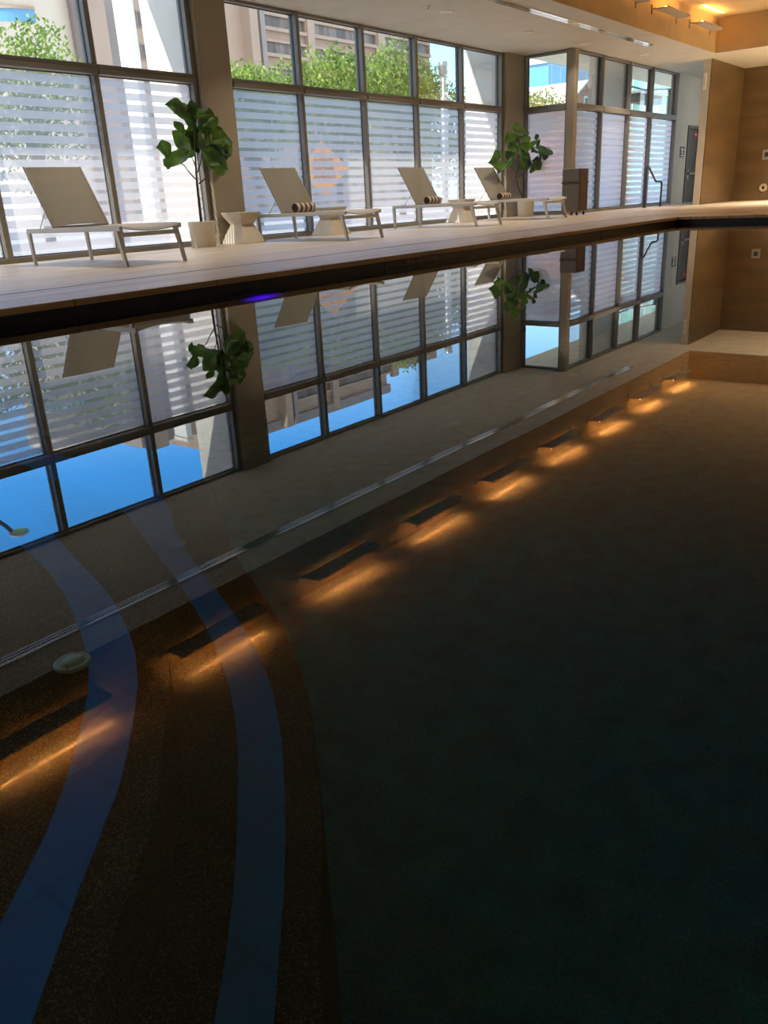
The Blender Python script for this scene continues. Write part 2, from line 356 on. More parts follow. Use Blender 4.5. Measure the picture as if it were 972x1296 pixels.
# pool basin
b = MB(); zb = -1.0
def wallq(x0,y0,x1,y1,z0,z1,mi): b._add([(x0,y0,z0),(x1,y1,z0),(x1,y1,z1),(x0,y0,z1)], [(0,1,2,3)], mi)
for (x0,y0,x1,y1) in ((PX0,YP,XP,YP),(XP,YP,XP,PY0),(XP,PY0,PX0,PY0),(PX0,PY0,PX0,YP)):
    wallq(x0,y0,x1,y1,-.12,.07,0); wallq(x0,y0,x1,y1,zb,-.12,1)
b._add([(PX0,PY0,zb),(XP,PY0,zb),(XP,YP,zb),(PX0,YP,zb)], [(0,1,2,3)], 2)
struct(b.build('pool_basin', [M_band, M_basin, M_pebf]), 'sunken pool basin with dark tiled waterline band')

# curved entry steps (curves measured on the treads)
def curve(pxs, z, pre, post):
    pts = [atz(x, y, z) for x, y in pxs]
    P = [Vector((a, c, 0)) for a, c in pre] + [Vector((p.x, p.y, 0)) for p in pts] + [Vector((a, c, 0)) for a, c in post]
    for _ in range(2):                                   # Chaikin smoothing
        Q = [P[0]]
        for i in range(len(P)-1): Q += [P[i]*.75 + P[i+1]*.25, P[i]*.25 + P[i+1]*.75]
        P = Q + [P[-1]]
    return P
Z1, Z2 = -.15, -.30
inner1 = [(52,708),(88,761),(109,818),(116,870),(90,975),(62,1055),(19,1136)]
outer1 = [(95,708),(138,751),(164,799),(176,846),(173,894),(157,984),(133,1046),(102,1122),(71,1212),(40,1293)]
nose1  = [(150,708),(185,751),(208,799),(216,846),(213,894),(204,950),(202,1012),(180,1084),(152,1155),(109,1293)]
inner2 = [(190,694),(223,732),(262,794),(292,870),(302,941),(302,1012),(297,1131),(285,1226),(271,1293)]
outer2 = [(228,694),(285,761),(332,832),(354,908),(360,975),(362,1060),(359,1155),(349,1250),(344,1293)]
nose2  = [(290,694),(340,761),(378,832),(397,908),(404,975),(408,1060),(407,1155),(404,1250),(401,1293)]
def res(P, n=48):
    L = [0]
    for i in range(len(P)-1): L.append(L[-1] + (P[i+1]-P[i]).length)
    out = []; k = 0
    for j in range(n):
        t = L[-1]*j/(n-1)
        while k < len(L)-2 and L[k+1] < t: k += 1
        out.append(P[k].lerp(P[k+1], (t-L[k])/max(1e-9, L[k+1]-L[k])))
    return out
def ext(px, z, far, near):
    return res(curve(px, z, far, [near]), 64)
i1 = ext(inner1, Z1, [(-.8,3.9),(.1,3.6),(.75,3.1),(1.0,2.5)], (-.55, .15)); o1 = ext(outer1, Z1, [(-.8,4.1),(.2,3.8),(.9,3.2),(1.18,2.5)], (-.45, .02)); n1 = ext(nose1, Z1, [(-.8,4.3),(.3,3.95),(1.05,3.35),(1.36,2.6)], (-.35, -.12))
i2 = ext(inner2, Z2, [(-.8,4.45),(.5,4.2),(1.2,3.6),(1.5,2.8),(1.46,2.3)], (-.35, .0)); o2 = ext(outer2, Z2, [(-.8,4.6),(.6,4.35),(1.4,3.75),(1.72,2.9),(1.64,2.3)], (-.20, -.08)); n2 = ext(nose2, Z2, [(-.8,4.75),(.7,4.5),(1.6,3.9),(1.95,3.0),(1.85,2.3)], (-.05, -.2))
def stepmesh(nose, ztop, zbot, m):
    poly = [(p.x, p.y) for p in nose] + [(nose[-1].x, PY0+.01), (PX0+.01, PY0+.01), (PX0+.01, nose[0].y)]
    poly = poly[::-1]
    return MB().prism(poly, zbot, ztop)
s2 = struct(stepmesh(n2, Z2, zb+.002, None).build('pool_step', M_peb), 'lower curved pebbled pool step')
s1 = struct(stepmesh(n1, Z1, Z2+.002, None).build('pool_step', M_peb), 'upper curved pebbled pool step')
def band(A, B, z, par):
    up = MB().strip([Vector((p.x,p.y,z+.004)) for p in A], [Vector((p.x,p.y,z+.004)) for p in B])
    up.strip([Vector((p.x,p.y,z+.004)) for p in B], [Vector((p.x,p.y,z+.0005)) for p in B]).strip([Vector((p.x,p.y,z+.0005)) for p in A], [Vector((p.x,p.y,z+.004)) for p in A])
    return up.build('tile_band', M_btile, par)
band(i1, o1, Z1, s1)['label'] = 'blue tile band curving along the upper step'
band(i2, o2, Z2, s2)['label'] = 'blue tile band curving along the lower step'

# water
w = MB().box(PX0-.03, XP+.03, PY0-.03, YP+.03, zb-.04, 0)
wo = w.build('pool_water', M_water); tag(wo, 'still mirror-like pool water reflecting the window wall', 'water', kind='stuff')

# pool fittings
def violet():
    m, nt, out = newmat('violet_lens_glow'); e = N(nt, 'ShaderNodeEmission'); e.inputs[0].default_value = (.14,.004,1,1)
    tc = N(nt, 'ShaderNodeTexCoord'); mp = N(nt, 'ShaderNodeMapping'); mp.inputs['Scale'].default_value = (3.5, 0, 30); g = N(nt, 'ShaderNodeTexGradient', gradient_type='QUADRATIC_SPHERE')
    ml = N(nt, 'ShaderNodeMath', operation='MULTIPLY'); ml.inputs[1].default_value = 3.2
    nt.links.new(tc.outputs['Object'], mp.inputs[0]); nt.links.new(mp.outputs[0], g.inputs[0]); nt.links.new(g.outputs['Fac'], ml.inputs[0]); nt.links.new(ml.outputs[0], e.inputs[1]); nt.links.new(e.outputs[0], out.inputs[0]); return m
p = atz(92, 840, Z1)
b = MB().lathe([(0,.0),(.0,.006)], n=4) if False else MB()
b.lathe([(.033,.0),(.033,.004),(.030,.0065),(.026,.0065),(.025,.0045),(.021,.0045),(.020,.008),(.012,.0095),(.0001,.010)], n=40)
for a in (40, 220): b.lathe([(.0022,.0064),(.0022,.0072),(.0001,.0072)], c=(.028*cos(radians(a)), .028*sin(radians(a)), 0), n=8, mi=1)
tag(b.build('drain_cover', [M_ivory, M_dframe], None, (p.x, p.y, Z1)), 'round ivory plastic cover set into the top pool step beside the blue tile', 'drain cover')
pl = aty(330, 377, YP); ul = thing('underwater_light', 'small violet underwater lamp with painted-on glow in the pool wall below the first window column', 'pool light', (pl.x, YP, -.075))
MB().bbox(-.32,.32,-.012,0,-.04,.04,.006).build('housing', M_dkmet, ul)
MB().bbox(-.30,.30,-.02,-.011,-.03,.03,.008).build('lens', violet(), ul)  # oversized lens: emission fading outward paints in the glow spread through the water

def text_obj(name, s, size, mat, parent, loc, rot, extrude=.001, align='CENTER', space=1.0):
    cu = bpy.data.curves.new(name, 'FONT'); cu.body = s; cu.size = size; cu.extrude = extrude; cu.align_x = align; cu.align_y = 'CENTER'; cu.space_character = space
    t = bpy.data.objects.new(name+'_tmp', cu); COL.objects.link(t); dg = bpy.context.evaluated_depsgraph_get()
    me = bpy.data.meshes.new_from_object(t.evaluated_get(dg)); bpy.data.objects.remove(t); bpy.data.curves.remove(cu)
    me.materials.clear(); me.materials.append(mat); o = bpy.data.objects.new(name, me); COL.objects.link(o)
    if parent is not None: o.parent = parent
    o.location = loc; o.rotation_euler = rot; return o
for (cx, w, lb) in ((6.88, .60, 'NO DIVING tile lettering on the waterline in front of the striped-towel lounger'), (11.7, .52, 'NO DIVING tile lettering on the waterline near the far pool corner')):
    t = thing('warning_tile', lb, 'warning sign', (cx, YP, .03), 0, 'pool edge warning lettering')
    MB().bbox(-w, w, -.008, 0, -.022, .028, .002).build('tile_plate', M_band, t)
    text_obj('lettering', 'NO DIVING', .062, M_letter, t, (0, -.009, .003), (radians(90), 0, 0), space=1.75 if w > .55 else 1.5)

# ceiling: soffit ring at ZH around a coffer at ZC
b = MB()
CX0, CX1, CY0, CY1 = -4.0, 20.45, -2.6, 6.4
b.box(RX0-.2, 17.0, CY1, 9.38, ZH, ZH+.12); b.box(17.0, 26.2, CY1, 8.2, ZH, ZH+.12); b.box(RX0-.2, 26.2, RY0-.2, CY0, ZH, ZH+.12); b.box(RX0-.2, CX0, CY0, CY1, ZH, ZH+.12); b.box(CX1, 26.2, CY0, CY1, ZH, ZH+.12)
struct(b.build('ceiling', M_ceil), 'low plaster ceiling around the coffer')
b = MB()
b.box(CX0-.1, CX1+.1, CY0-.1, CY1+.1, ZC, ZC+.1)
b.box(CX0-.1, CX1+.1, CY1, CY1+.1, ZH+.12, ZC); b.box(CX0-.1, CX1+.1, CY0-.1, CY0, ZH+.12, ZC); b.box(CX0-.1, CX0, CY0, CY1, ZH+.12, ZC); b.box(CX1, CX1+.1, CY0, CY1, ZH+.12, ZC)
# skins over the cut faces of the low ceiling
b.box(CX0, CX1, CY1-.004, CY1, ZH+.001, ZC); b.box(CX1-.004, CX1, CY0, CY1, ZH+.001, ZC); b.box(CX0, CX1, CY0, CY0+.004, ZH+.001, ZC)
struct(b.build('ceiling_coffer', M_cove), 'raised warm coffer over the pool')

# walls
struct(MB().box(RX0-.2, RX0, RY0-.2, 9.6, -.05, ZH).build('wall_left', M_wall))
struct(MB().box(RX0, 24, RY0-.2, RY0, -.05, ZH).build('wall_near', M_wall))
struct(MB().box(RX1, RX1+.2, RY0, 6.68, ZD-.1, ZH).build('wall_right', M_tan2), 'tan tiled end wall')
b = MB().box(21.21, RX1, 6.68, 6.70, ZD-.1, ZH)
struct(b.build('wall_alcove', M_tan), 'tan tiled side wall of the alcove')
struct(MB().box(21.19, RX1+.2, 6.701, 6.86, ZD-.1, ZH).build('wall_pier', M_wall), 'pale pier end beside the door corridor')
b = MB().box(23.06, 24.06, YF-.03, YF+.15, ZD-.1, ZH); b.box(24.06, 25.06, YF-.03, YF+.15, 2.07, ZH); b.box(25.06, 26.2, YF-.03, YF+.15, ZD-.1, ZH)
struct(b.build('wall_far', M_wall), 'pale wall holding the exit door')
struct(MB().box(26, 26.2, 6.86, YF-.03, ZD-.1, ZH).build('wall_corridor', M_wall))

# columns
b = MB().bbox(8.12, 8.67, 9.16, 9.42, ZD-.02, ZH, .006); b.bbox(8.10, 8.69, 9.14, 9.3, ZD-.02, .27, .004)
struct(b.build('column', M_col), 'painted column between the window bays by the first fig tree')
b = MB().bbox(16.21, 16.93, 9.16, 9.42, ZD-.02, ZH, .006); b.bbox(16.19, 16.95, 9.14, 9.3, ZD-.02, .27, .004)
struct(b.build('column', M_col), 'painted column behind the second fig tree')
struct(MB().bbox(16.93, 17.09, 8.02, 8.19, ZD-.02, ZH, .006).build('column', M_col), 'slim corner post of the window return')

# windows
wn = [0]
def window(x0, x1, Y, lm=True, rm=True, frit=M_frit, axis='x', sill=.06, lw=.035, rw=.035):
    """one bay: frame mesh + clear upper pane + banded lower pane; built along local x"""
    wn[0] += 1
    L = x1-x0; f = MB(); d0, d1 = -.06, .09
    zt = ZT
    def mull(xa, xb):
        f.bbox(xa, xb, d0, d1, ZD-.01, ZH, .004); f.box(xa-.006, xb+.006, .02, .05, ZD, ZH-.01, 1)
    xa, xb = 0, L
    if lm: mull(-lw, lw); xa = lw
    if rm: mull(L-rw, L+rw); xb = L-rw
    f.bbox(xa, xb, d0+.01, d1, ZD-.01, ZD+sill, .004); f.bbox(xa, xb, d0-.03, d1, zt-.05, zt+.012, .006); f.bbox(xa, xb, d0-.01, d1, zt+.012, zt+.06, .006)
    f.bbox(xa, xb, d0+.02, d1, ZH-.04, ZH, .004)
    for z in (ZD+sill, zt-.06, zt+.06, ZH-.05): f.box(xa, xb, .025, .045, z, z+.012, 1)
    loc, rz = ((x0, Y, 0), 0) if axis == 'x' else ((Y, x1, 0), -pi/2)
    o = f.build('window_%d' % wn[0], [M_frame, M_gask], None, loc, rz); struct(o)
    g = MB().box(xa, xb, .030, .038, zt+.06, ZH-.04).build('glass_pane', M_glass, o)
    g2 = MB(); g2._add([(xa,.034,ZD+sill),(xb,.034,ZD+sill),(xb,.034,zt-.05),(xa,.034,zt-.05)], [(0,1,2,3)]); g2.build('banded_pane', frit, o)
    return o
mx = [.56, 2.06, 3.56, 5.06, 6.57, 8.08]
window(-5, .56, YW, False, False)
for i in range(5): window(mx[i], mx[i+1], YW, True, i == 4)
mx = [8.71, 10.16, 11.69, 13.18, 14.68, 16.17]
for i in range(5): window(mx[i], mx[i+1], YW, True, i == 4)
window(8.19, 9.16, 17.01, True, True, M_frit3, 'y')
mx = [17.09, 18.39, 19.90, 21.30, 23.02]
for i in range(4): window(mx[i], mx[i+1], YF, True, i == 3, M_frit if i == 0 else M_frit2)

# exit door
d = MB(); X0, X1 = 24.06, 25.06
d.bbox(X0, X0+.07, YF-.06, YF+.1, ZD, 2.07, .004); d.bbox(X1-.07, X1, YF-.06, YF+.1, ZD, 2.07, .004); d.bbox(X0+.07, X1-.07, YF-.06, YF+.1, 1.99, 2.07, .004)
do = struct(d.build('door_1', M_dframe), 'grey exit door frame beside the pier')
MB().bbox(X0+.075, X1-.075, YF, YF+.05, ZD+.005, 1.985, .004).build('door_leaf', M_door, do)
h = MB().bbox(24.30, 24.40, YF-.03, YF-.001, .72, 1.0, .008); h.bar((24.35, YF-.07, .87), (24.95, YF-.07, .87), .035, .05); h.bbox(24.32, 24.38, YF-.09, YF-.03, .84, .90, .004)
h.build('push_bar', M_ltmet, do)['label'] = 'silver push bar'
h = MB().lathe([(.0001,.004),(.10,.004),(.105,0)], c=(0,0,0), n=28, M=Matrix.Rotation(pi/2, 4, 'X')); h.box(-.06,.06,-.008,-.003,-.018,.018,1)
h.build('fire_door_sign', [M_red, M_whitep], do, (24.80, YF-.004, 1.86))['label'] = 'round red sign at the top of the door'
sg = thing('wall_sign', 'small black wall sign with white marks left of the exit door', 'sign', (23.72, YF-.031, 1.41))
MB().bbox(-.16, .16, -.012, 0, -.13, .13, .004).build('plate', M_black, sg)
k = MB().box(-.12, .12, -.014, -.011, -.105, -.075); k.box(-.12, .06, -.014, -.011, .06, .085); k.box(-.10, .11, -.014, -.011, .03, .05)
k.box(-.06, .0, -.014, -.011, -.04, .02); k.box(.0, .06, -.014, -.011, -.055, -.02); k.build('white_marks', M_whitep, sg)
st = thing('wall_mounted_alarm', 'slim white alarm light high on the pale pier', 'alarm', (21.188, 6.80, 2.78))
MB().bbox(-.03, 0, -.035, .035, -.17, .17, .006).build('body', M_whitep, st); MB().bbox(-.045, -.03, -.022, .022, -.1, .1, .006).build('lens', M_ivory, st)
ct = thing('wall_mounted_control', 'silver control box on the tan end wall, cut by the picture edge', 'control panel', (23.799, 5.93, 1.2))
MB().bbox(-.03, 0, -.11, .11, -.12, .12, .006).build('plate', M_ltmet, ct); MB().bbox(-.04, -.03, -.05, .05, -.05, .06, .004).build('dial', M_dkmet, ct)
rg = thing('wall_jet', 'round beige ring fitting low on the tan end wall', 'wall fitting', (23.799, 5.94, .42))
RY = Matrix.Rotation(-pi/2, 4, 'Y')
MB().lathe([(.10,0),(.10,.02),(.085,.03),(.045,.03),(.035,.015)], n=28, M=RY).build('ring', pbr('beige_ring', (.55,.45,.33), .5), rg)
MB().lathe([(.035,.012),(.0001,.010)], n=20, M=RY).build('socket', M_black, rg)

# ------------------------------------------------------------------ ceiling fittings
def downlight(x, y, first=[None], label=''):
    if first[0] is None:
        t = thing('downlight', label, 'ceiling light', (x, y, ZH), 0, 'recessed downlights in the window-side ceiling')
        MB().lathe([(.11,-.001),(.11,-.010),(.095,-.014),(.074,-.006),(.070,.0)], n=32).build('trim_ring', M_whitep, t)
        MB().lathe([(.070,-.002),(.04,-.003),(.0001,-.003)], n=24).build('lens', pbr('downlight_lens', (.80,.78,.74), .3), t)
        k = MB().bbox(-.012,.012,-.066,.066,-.008,-.003,.002); k.build('divider', M_whitep, t)
        first[0] = t; return t
    return dup(first[0], (x, y, ZH), 0, label)
dls = [(5.65,7.76,'downlight mirrored over the first steps, nearest of the ceiling row'),(9.01,7.74,'downlight above the second lounger, second of the ceiling row'),
       (12.0,7.83,'downlight above the third lounger, at the top of the view'),(14.6,7.85,'downlight above the fourth lounger near the glass return'),
       (16.65,7.69,'small downlight just before the slim corner post'),(19.1,7.46,'downlight in front of the second far window, near the slot end')]
for x, y, l in dls: downlight(x, y, label='round recessed ' + l)
for x, y, en in [(d[0], d[1], 6 if 16 < d[0] < 17 else 22) for d in dls] + [(21.4, 3.4, 300), (21.4, .2, 260), (2.6, 7.75, 18)]:  # last three fittings are added out of view to brighten the room
    if en > 200 or x < 3: downlight(x, y, label='added unseen fill downlight over the far deck end, ' + ('nearer the windows' if y > 1 else 'farther from the windows') if x > 3 else 'added unseen fill downlight over the deck left of the nearest lounger')
    la = bpy.data.lights.new('down_fill', 'AREA'); la.shape = 'DISK'; la.size = .12; la.energy = en; la.color = (1, .85, .66); la.spread = radians(116)  # added fill light; the ceiling row itself looks unlit
    lo = bpy.data.objects.new('down_fill', la); COL.objects.link(lo); lo.location = (x, y, ZH-.014)
def sprinkler(x, y, label, first=[None]):
    if first[0] is None:
        t = thing('ceiling_sprinkler', label, 'sprinkler', (x, y, ZH), 0, 'sprinkler heads in the ceiling')
        MB().lathe([(.04,0),(.04,-.006),(.03,-.012),(.012,-.014),(.012,-.03)], n=20).build('escutcheon', M_whitep, t)
        MB().lathe([(.0001,-.044),(.022,-.042),(.022,-.039),(.004,-.036),(.006,-.028)], n=16).build('deflector', M_ltmet, t)
        first[0] = t; return
    dup(first[0], (x, y, ZH), 0, label)
for x, y, l in [(7.65,7.76,'tiny sprinkler head between the two nearest downlights'),(11.45,7.8,'tiny sprinkler head left of the third downlight'),(16.2,7.75,'tiny sprinkler head beside the glass return corner'),(21.8,7.2,'tiny sprinkler head near the pale pier')]: sprinkler(x, y, l)
sd = thing('slot_diffuser', 'long white linear slot diffuser in the low ceiling beside the coffer', 'air diffuser', (0, 6.92, ZH))
b = MB()
for yy in (-.075, .0, .048): b.bbox(-3, 18.0, yy, yy+(.055 if yy < 0 else .030), -.014, .0, .002)
b.build('slot_rails', pbr('white_rail', (.97,.97,.95), .12, metal=1), sd)
MB().box(-3, 18.0, -.03, .06, -.004, -.001).build('slot_gap', M_black, sd)

# cove lights
warm = emit('warm_led', (1, .50, .16), 30)
def cove(i):
    x0 = 2.22 + 2.06*i
    return x0
def make_cove():
    t = thing('cove_light', '', 'wall light', (0, 0, 0), 0, 'bar uplights along the coffer side')
    b = MB().bbox(0, 1.26, -.27, -.05, -.03, -.008, .004); b.bbox(0, 1.26, -.27, -.258, -.008, .012, .002); b.bbox(0, 1.26, -.062, -.05, -.008, .012, .002); b.build('body', M_fixt, t)
    MB().bbox(.03, 1.23, -.25, -.21, -.007, .004, .004).build('lens', warm, t)
    for x in (-.07, 1.22):
        k = MB().bbox(x, x+.05, -.022, 0, -.10, .05, .004); kb = k.build('bracket', M_brkt, t)
        MB().tube([(x+.025,-.02,-.02),(x+.025,-.05,-.02),(x+.025+(.05 if x < 0 else -.02),-.09,-.02)], .010, 8).build('arm', M_brkt, kb)
    return t
ORD = ['nearest of the row, cut by the left edge','second from the near end, beside the lower blue step band','third from the near end','fourth from the near end','fifth, middle of the row','fourth from the far end','third from the far end','second from the far end','farthest, beside the coffer end wall']
c0 = make_cove()
for i in range(9):
    lab = 'grey bar uplight: ' + ORD[i]
    if i == 0: c0.location = (cove(0), CY1-.004, 3.62); c0['label'] = lab
    else: dup(c0, (cove(i), CY1-.004, 3.62), 0, lab)
    for (en, sp, wy) in ((3.2, 110, .04), (16, 12, .02)):
        la = bpy.data.lights.new('cove_lamp', 'AREA'); la.shape = 'RECTANGLE'; la.size = 1.16; la.size_y = wy; la.energy = en; la.color = (1, .55, .20); la.spread = radians(sp)
        lo = bpy.data.objects.new('cove_lamp', la); COL.objects.link(lo); lo.location = (cove(i)+.63, CY1-.235, 3.632); lo.rotation_euler = (pi, 0, 0)

# ------------------------------------------------------------------ loungers
def make_lounger(label):
    t = thing('sun_lounger', label, 'sun lounger', (0,0,0), 0, 'white sun loungers along the windows')
    w, L, hs, wb = .70, 1.686, .366, .633
    for s in (-1, 1):
        MB().bbox(s*(w/2-.015)-.015, s*(w/2-.015)+.015, -.03, L+.05, hs-.045, hs, .005).build('side_rail', M_white, t)
        x = s*(w/2-.015)
        MB().bar((x, L+.03, hs-.02), (x, L+.01, 0), .028, .055, (0,1,0), w2=.024, h2=.035).build('leg', M_white, t)
        MB().bar((x, .06, hs-.02), (x, -.04, 0), .028, .055, (0,1,0), w2=.024, h2=.034).build('leg', M_white, t)
    MB().bbox(-w/2+.03, w/2-.03, -.005, .03, hs-.10, hs-.06, .004).build('cross_bar', M_white, t)
    MB().bbox(-w/2+.03, w/2-.03, L+.01, L+.04, hs-.045, hs-.005, .004).build('cross_bar', M_white, t)
    def seat(u, v):
        x = (u-.5)*(w-.03); y = -.035 + v*(1.26+.035)
        sag = .035*(1-(2*u-1)**2)*(1-.55*v); lip = -.02*max(0, 1-v/.03)
        return Vector((x, y, hs+.006 - sag + lip))
    s = MB().grid(seat, 16, 24); s.grid(lambda u, v: seat(1-u, v) - Vector((0,0,.008)), 16, 24)
    s.build('seat_sling', M_seat, t)
    # backrest: hinged frame with a mesh sling
    yb0, yb1, zt = 1.22, 1.60, .964
    A = Vector((0, yb0, hs+.01)); B = Vector((0, yb1, zt)); dirv = (B-A).normalized(); nrm = Vector((1,0,0)).cross(dirv)
    def back(u, v):
        x = (u-.5)*wb; p = A.lerp(B, v) + Vector((x, 0, 0))
        return p + nrm*(.018*(1-(2*u-1)**2)) - dirv*(.012*(1-(2*u-1)**2)*(1 if v > .5 else -.6))
    s = MB().grid(back, 12, 10); s.grid(lambda u, v: back(1-u, v) + nrm*.004, 12, 10)
    bk = s.build('backrest_sling', M_sling, t)
    for sg in (-1, 1):
        MB().tube([A + Vector((sg*wb/2,0,0)), B + Vector((sg*wb/2,0,0))], .012, 10).build('back_rail', M_frame, bk)
        m = A.lerp(B, .28) + Vector((sg*wb/2,0,0))
        MB().tube([m, (sg*(w/2-.03), 1.50, hs-.01)], .005, 8).build('support_strut', M_ltmet, bk)
    MB().tube([A + Vector((-wb/2,0,0)), A + Vector((wb/2,0,0))], .010, 10).build('back_rail', M_frame, bk)
    return t
lg = [((5.19,6.83),-2.8,'white sun lounger nearest the camera, bare, left of the first potted fig'),
      ((8.84,7.15),-4.7,'white sun lounger with a rolled towel, between the two near hourglass tables'),
      ((12.11,7.2),-5.2,'white sun lounger with a rolled towel, left of the third hourglass table'),
      ((14.65,7.24),-3.4,'white sun lounger farthest away, in front of the second potted fig and the bin')]
lt = None
for (x, y), a, l in lg:
    if lt is None: lt = make_lounger(l); lt.location = (x, y, ZD); lt.rotation_euler.z = radians(a)
    else: dup(lt, (x, y, ZD), radians(a), l)

# rolled towels
def make_towel(label):
    t = thing('rolled_towel', label, 'towel', (0,0,0), 0, 'rolled striped towels on the loungers')
    pts = []; R = .062
    b = MB(); n = 36
    def prof(x): return R*(1-.12*(abs(x)/.17)**6)
    xs = [-.17,-.165,-.15,-.08,0,.08,.15,.165,.17]
    vs = []; F = []
    for x in xs:
        for k in range(n):
            a = 2*pi*k/n; r = prof(x)*(1 + .03*(k/n)); vs.append((x, r*cos(a), R+r*sin(a)*.96))
    for i in range(len(xs)-1):
        for k in range(n): F.append((i*n+k, i*n+(k+1) % n, (i+1)*n+(k+1) % n, (i+1)*n+k))
    b._add(vs, F, 0, True); b.build('roll', M_towel, t)
    for s in (-1, 1):
        q = MB(); sp = [(s*.171, (.006+.052*i/70)*cos(i*.32), R+(.006+.052*i/70)*sin(i*.32)*.96) for i in range(70)]
        q.tube(sp, .0055, 6); q.lathe([(.058,0),(.0001,0)], c=(s*.169,0,R), n=24, M=Matrix.Rotation(s*pi/2, 4, 'Y')); q.build('spiral_end', M_towel_end, t)
    return t
tt = None
for ((x, y), a, l), lab in zip(lg[1:], ('rolled brown striped towel on the lounger between the two near tables','rolled brown striped towel on the lounger left of the third table','rolled brown striped towel on the farthest lounger')):
    a = radians(a); lx, ly = .0, 1.12
    px, py = x + lx*cos(a) - ly*sin(a), y + lx*sin(a) + ly*cos(a)
    if tt is None: tt = make_towel(lab); tt.location = (px, py, ZD+.369); tt.rotation_euler.z = a
    else: dup(tt, (px, py, ZD+.369), a, lab)

# hourglass side tables with fluted faces
def make_table(label):
    t = thing('side_table', label, 'side table', (0,0,0), 0, 'hourglass side tables')
    lv = [(.0,.225),(.012,.225),(.245,.115),(.255,.115),(.375,.185),(.395,.19)]
    b = MB(); nf = 13
    def ring(z, h, amp):
        pts = []
        cs = [(-h,-h),(h,-h),(h,h),(-h,h)]
        for s in range(4):
            a = Vector(cs[s]); c = Vector(cs[(s+1) % 4]); n = Vector(((c-a).y, -(c-a).x)).normalized()
            for i in range(nf*2):
                u = i/(nf*2); p = a.lerp(c, u); off = -amp if (i % 2 and amp) else 0
                pts.append((p.x + n.x*off, p.y + n.y*off, z))
        return pts
    rings = [ring(z, h, .006) for z, h in lv]; n = len(rings[0])
    vs = [p for r in rings for p in r]; F = []
    for i in range(len(rings)-1):
        for k in range(n): F.append((i*n+k, i*n+(k+1) % n, (i+1)*n+(k+1) % n, (i+1)*n+k))
    F.append(tuple(range(n))[::-1]); b._add(vs, F); b.build('fluted_base', M_pot, t)
    MB().bbox(-.195,.195,-.195,.195,.395,.412,.004).build('tabletop', M_pot, t)
    return t
tb = None
for x, y, lab in ((8.36,8.93,'cream hourglass side table nearest, beside the first column'),(10.29,8.97,'cream hourglass side table partly hidden behind the second lounger'),(14.14,8.97,'cream hourglass side table between the third and fourth loungers')):
    if tb is None: tb = make_table(lab); tb.location = (x, y, ZD)
    else: dup(tb, (x, y, ZD), 0, lab)

# potted fiddle-leaf figs
def leaf(mb, base, tip, wid, nh, curl):
    d = tip-base; L = d.length; d = d/L; n = (nh - d*nh.dot(d)).normalized(); s = d.cross(n)
    nu, nv = 6, 9
    def fn(u, v):
        q = 2*u-1
        wv = wid*(.30 + .70*sin(pi*min(1, v*1.02))**.8) * (.72+.5*v) if v < .97 else wid*.25
        wv *= sin(pi*min(.999, .04+.96*v))**.55
        x = q*wv*.5
        z = -curl*L*(v-.35)**2 + .18*wid*abs(q)**1.5*(.6) + .02*L*sin(7*v+q*2)*abs(q)
        return base + d*(L*v) + s*x + n*z
    mb.grid(fn, nu, nv)
def fig(label, loc, sc, org, Y, leaves, branches, rnd, shift=(0,0)):
    t = thing('potted_fig', label, 'potted plant', loc)
    MB().lathe([(.0001,.0),(.15,.0),(.158,.008),(.176,.31),(.176,.322),(.166,.324),(.160,.315),(.156,.26)], n=40).build('pot', M_pot, t)
    MB().lathe([(.157,.265),(.08,.272),(.0001,.275)], n=24).build('soil', M_soil, t)
    def P(px, y=Y): 
        p = aty(org[0]+px[0]/sc, org[1]+px[1]/sc, y); return p - Vector(loc)
    tr = MB()
    for br, r0, r1 in branches:
        pts = [P(q) for q in br]; pts = [p + Vector((0, rnd.uniform(-.03,.03) if i else 0, 0)) for i, p in enumerate(pts)]
        if br is branches[0][0]: pts[0] = Vector((0,0,.27))
        n = len(pts); tr.tube(pts, [r0 + (r1-r0)*i/(n-1) for i in range(n)], 8)
    tr.build('trunk', M_bark, t)
    lm = MB(); view = (CP - Vector(loc) - Vector((0,0,1.2))).normalized()
    for a, c in leaves:
        dy = rnd.uniform(-.22, .22)
        b0 = P(a, Y+dy*.5); t0 = P(c, Y+dy+rnd.uniform(-.10,.10))
        L = (t0-b0).length
        nh = (view + Vector((rnd.uniform(-.7,.7), rnd.uniform(-.5,.5), rnd.uniform(-.1,.9)))).normalized()
        leaf(lm, b0, t0, max(.15, L*.72), nh, rnd.uniform(.1,.5))
    lm.build('foliage', M_fig, t); return t
R1 = random.Random(5)
lv1 = [((430,265),(288,158)),((470,255),(440,138)),((480,240),(350,180)),((395,375),(325,282)),((490,490),(310,355)),((290,515),(212,460)),((300,520),(240,415)),((430,485),(275,610)),((290,570),(255,590)),
       ((490,510),(430,310)),((510,440),(660,320)),((570,300),(566,195)),((600,480),(725,455)),((510,480),(655,590)),((560,560),(705,622)),((600,470),(690,540)),((500,480),(505,300)),((480,340),(388,255)),((470,270),(560,215)),
       ((520,420),(600,300)),((480,500),(395,430)),((500,450),(560,350)),((620,400),(720,420)),((540,520),(640,480)),((430,230),(335,225)),((520,380),(580,440)),((600,520),(660,560)),((350,480),(330,590)),((560,400),(690,390)),((570,450),(700,500)),((540,470),(610,620)),((480,300),(420,200)),((430,420),(360,450)),((520,330),(620,260)),((450,480),(400,540)),((590,420),(640,340))]
br1 = [([(515,975),(500,850),(490,740),(483,640),(478,500),(470,330)],.020,.008),([(488,700),(440,640),(385,590),(330,560)],.009,.005),([(497,715),(545,680),(578,610),(600,520)],.010,.005),([(480,620),(450,560),(430,510)],.008,.004),([(486,640),(505,560),(520,470)],.009,.004)]
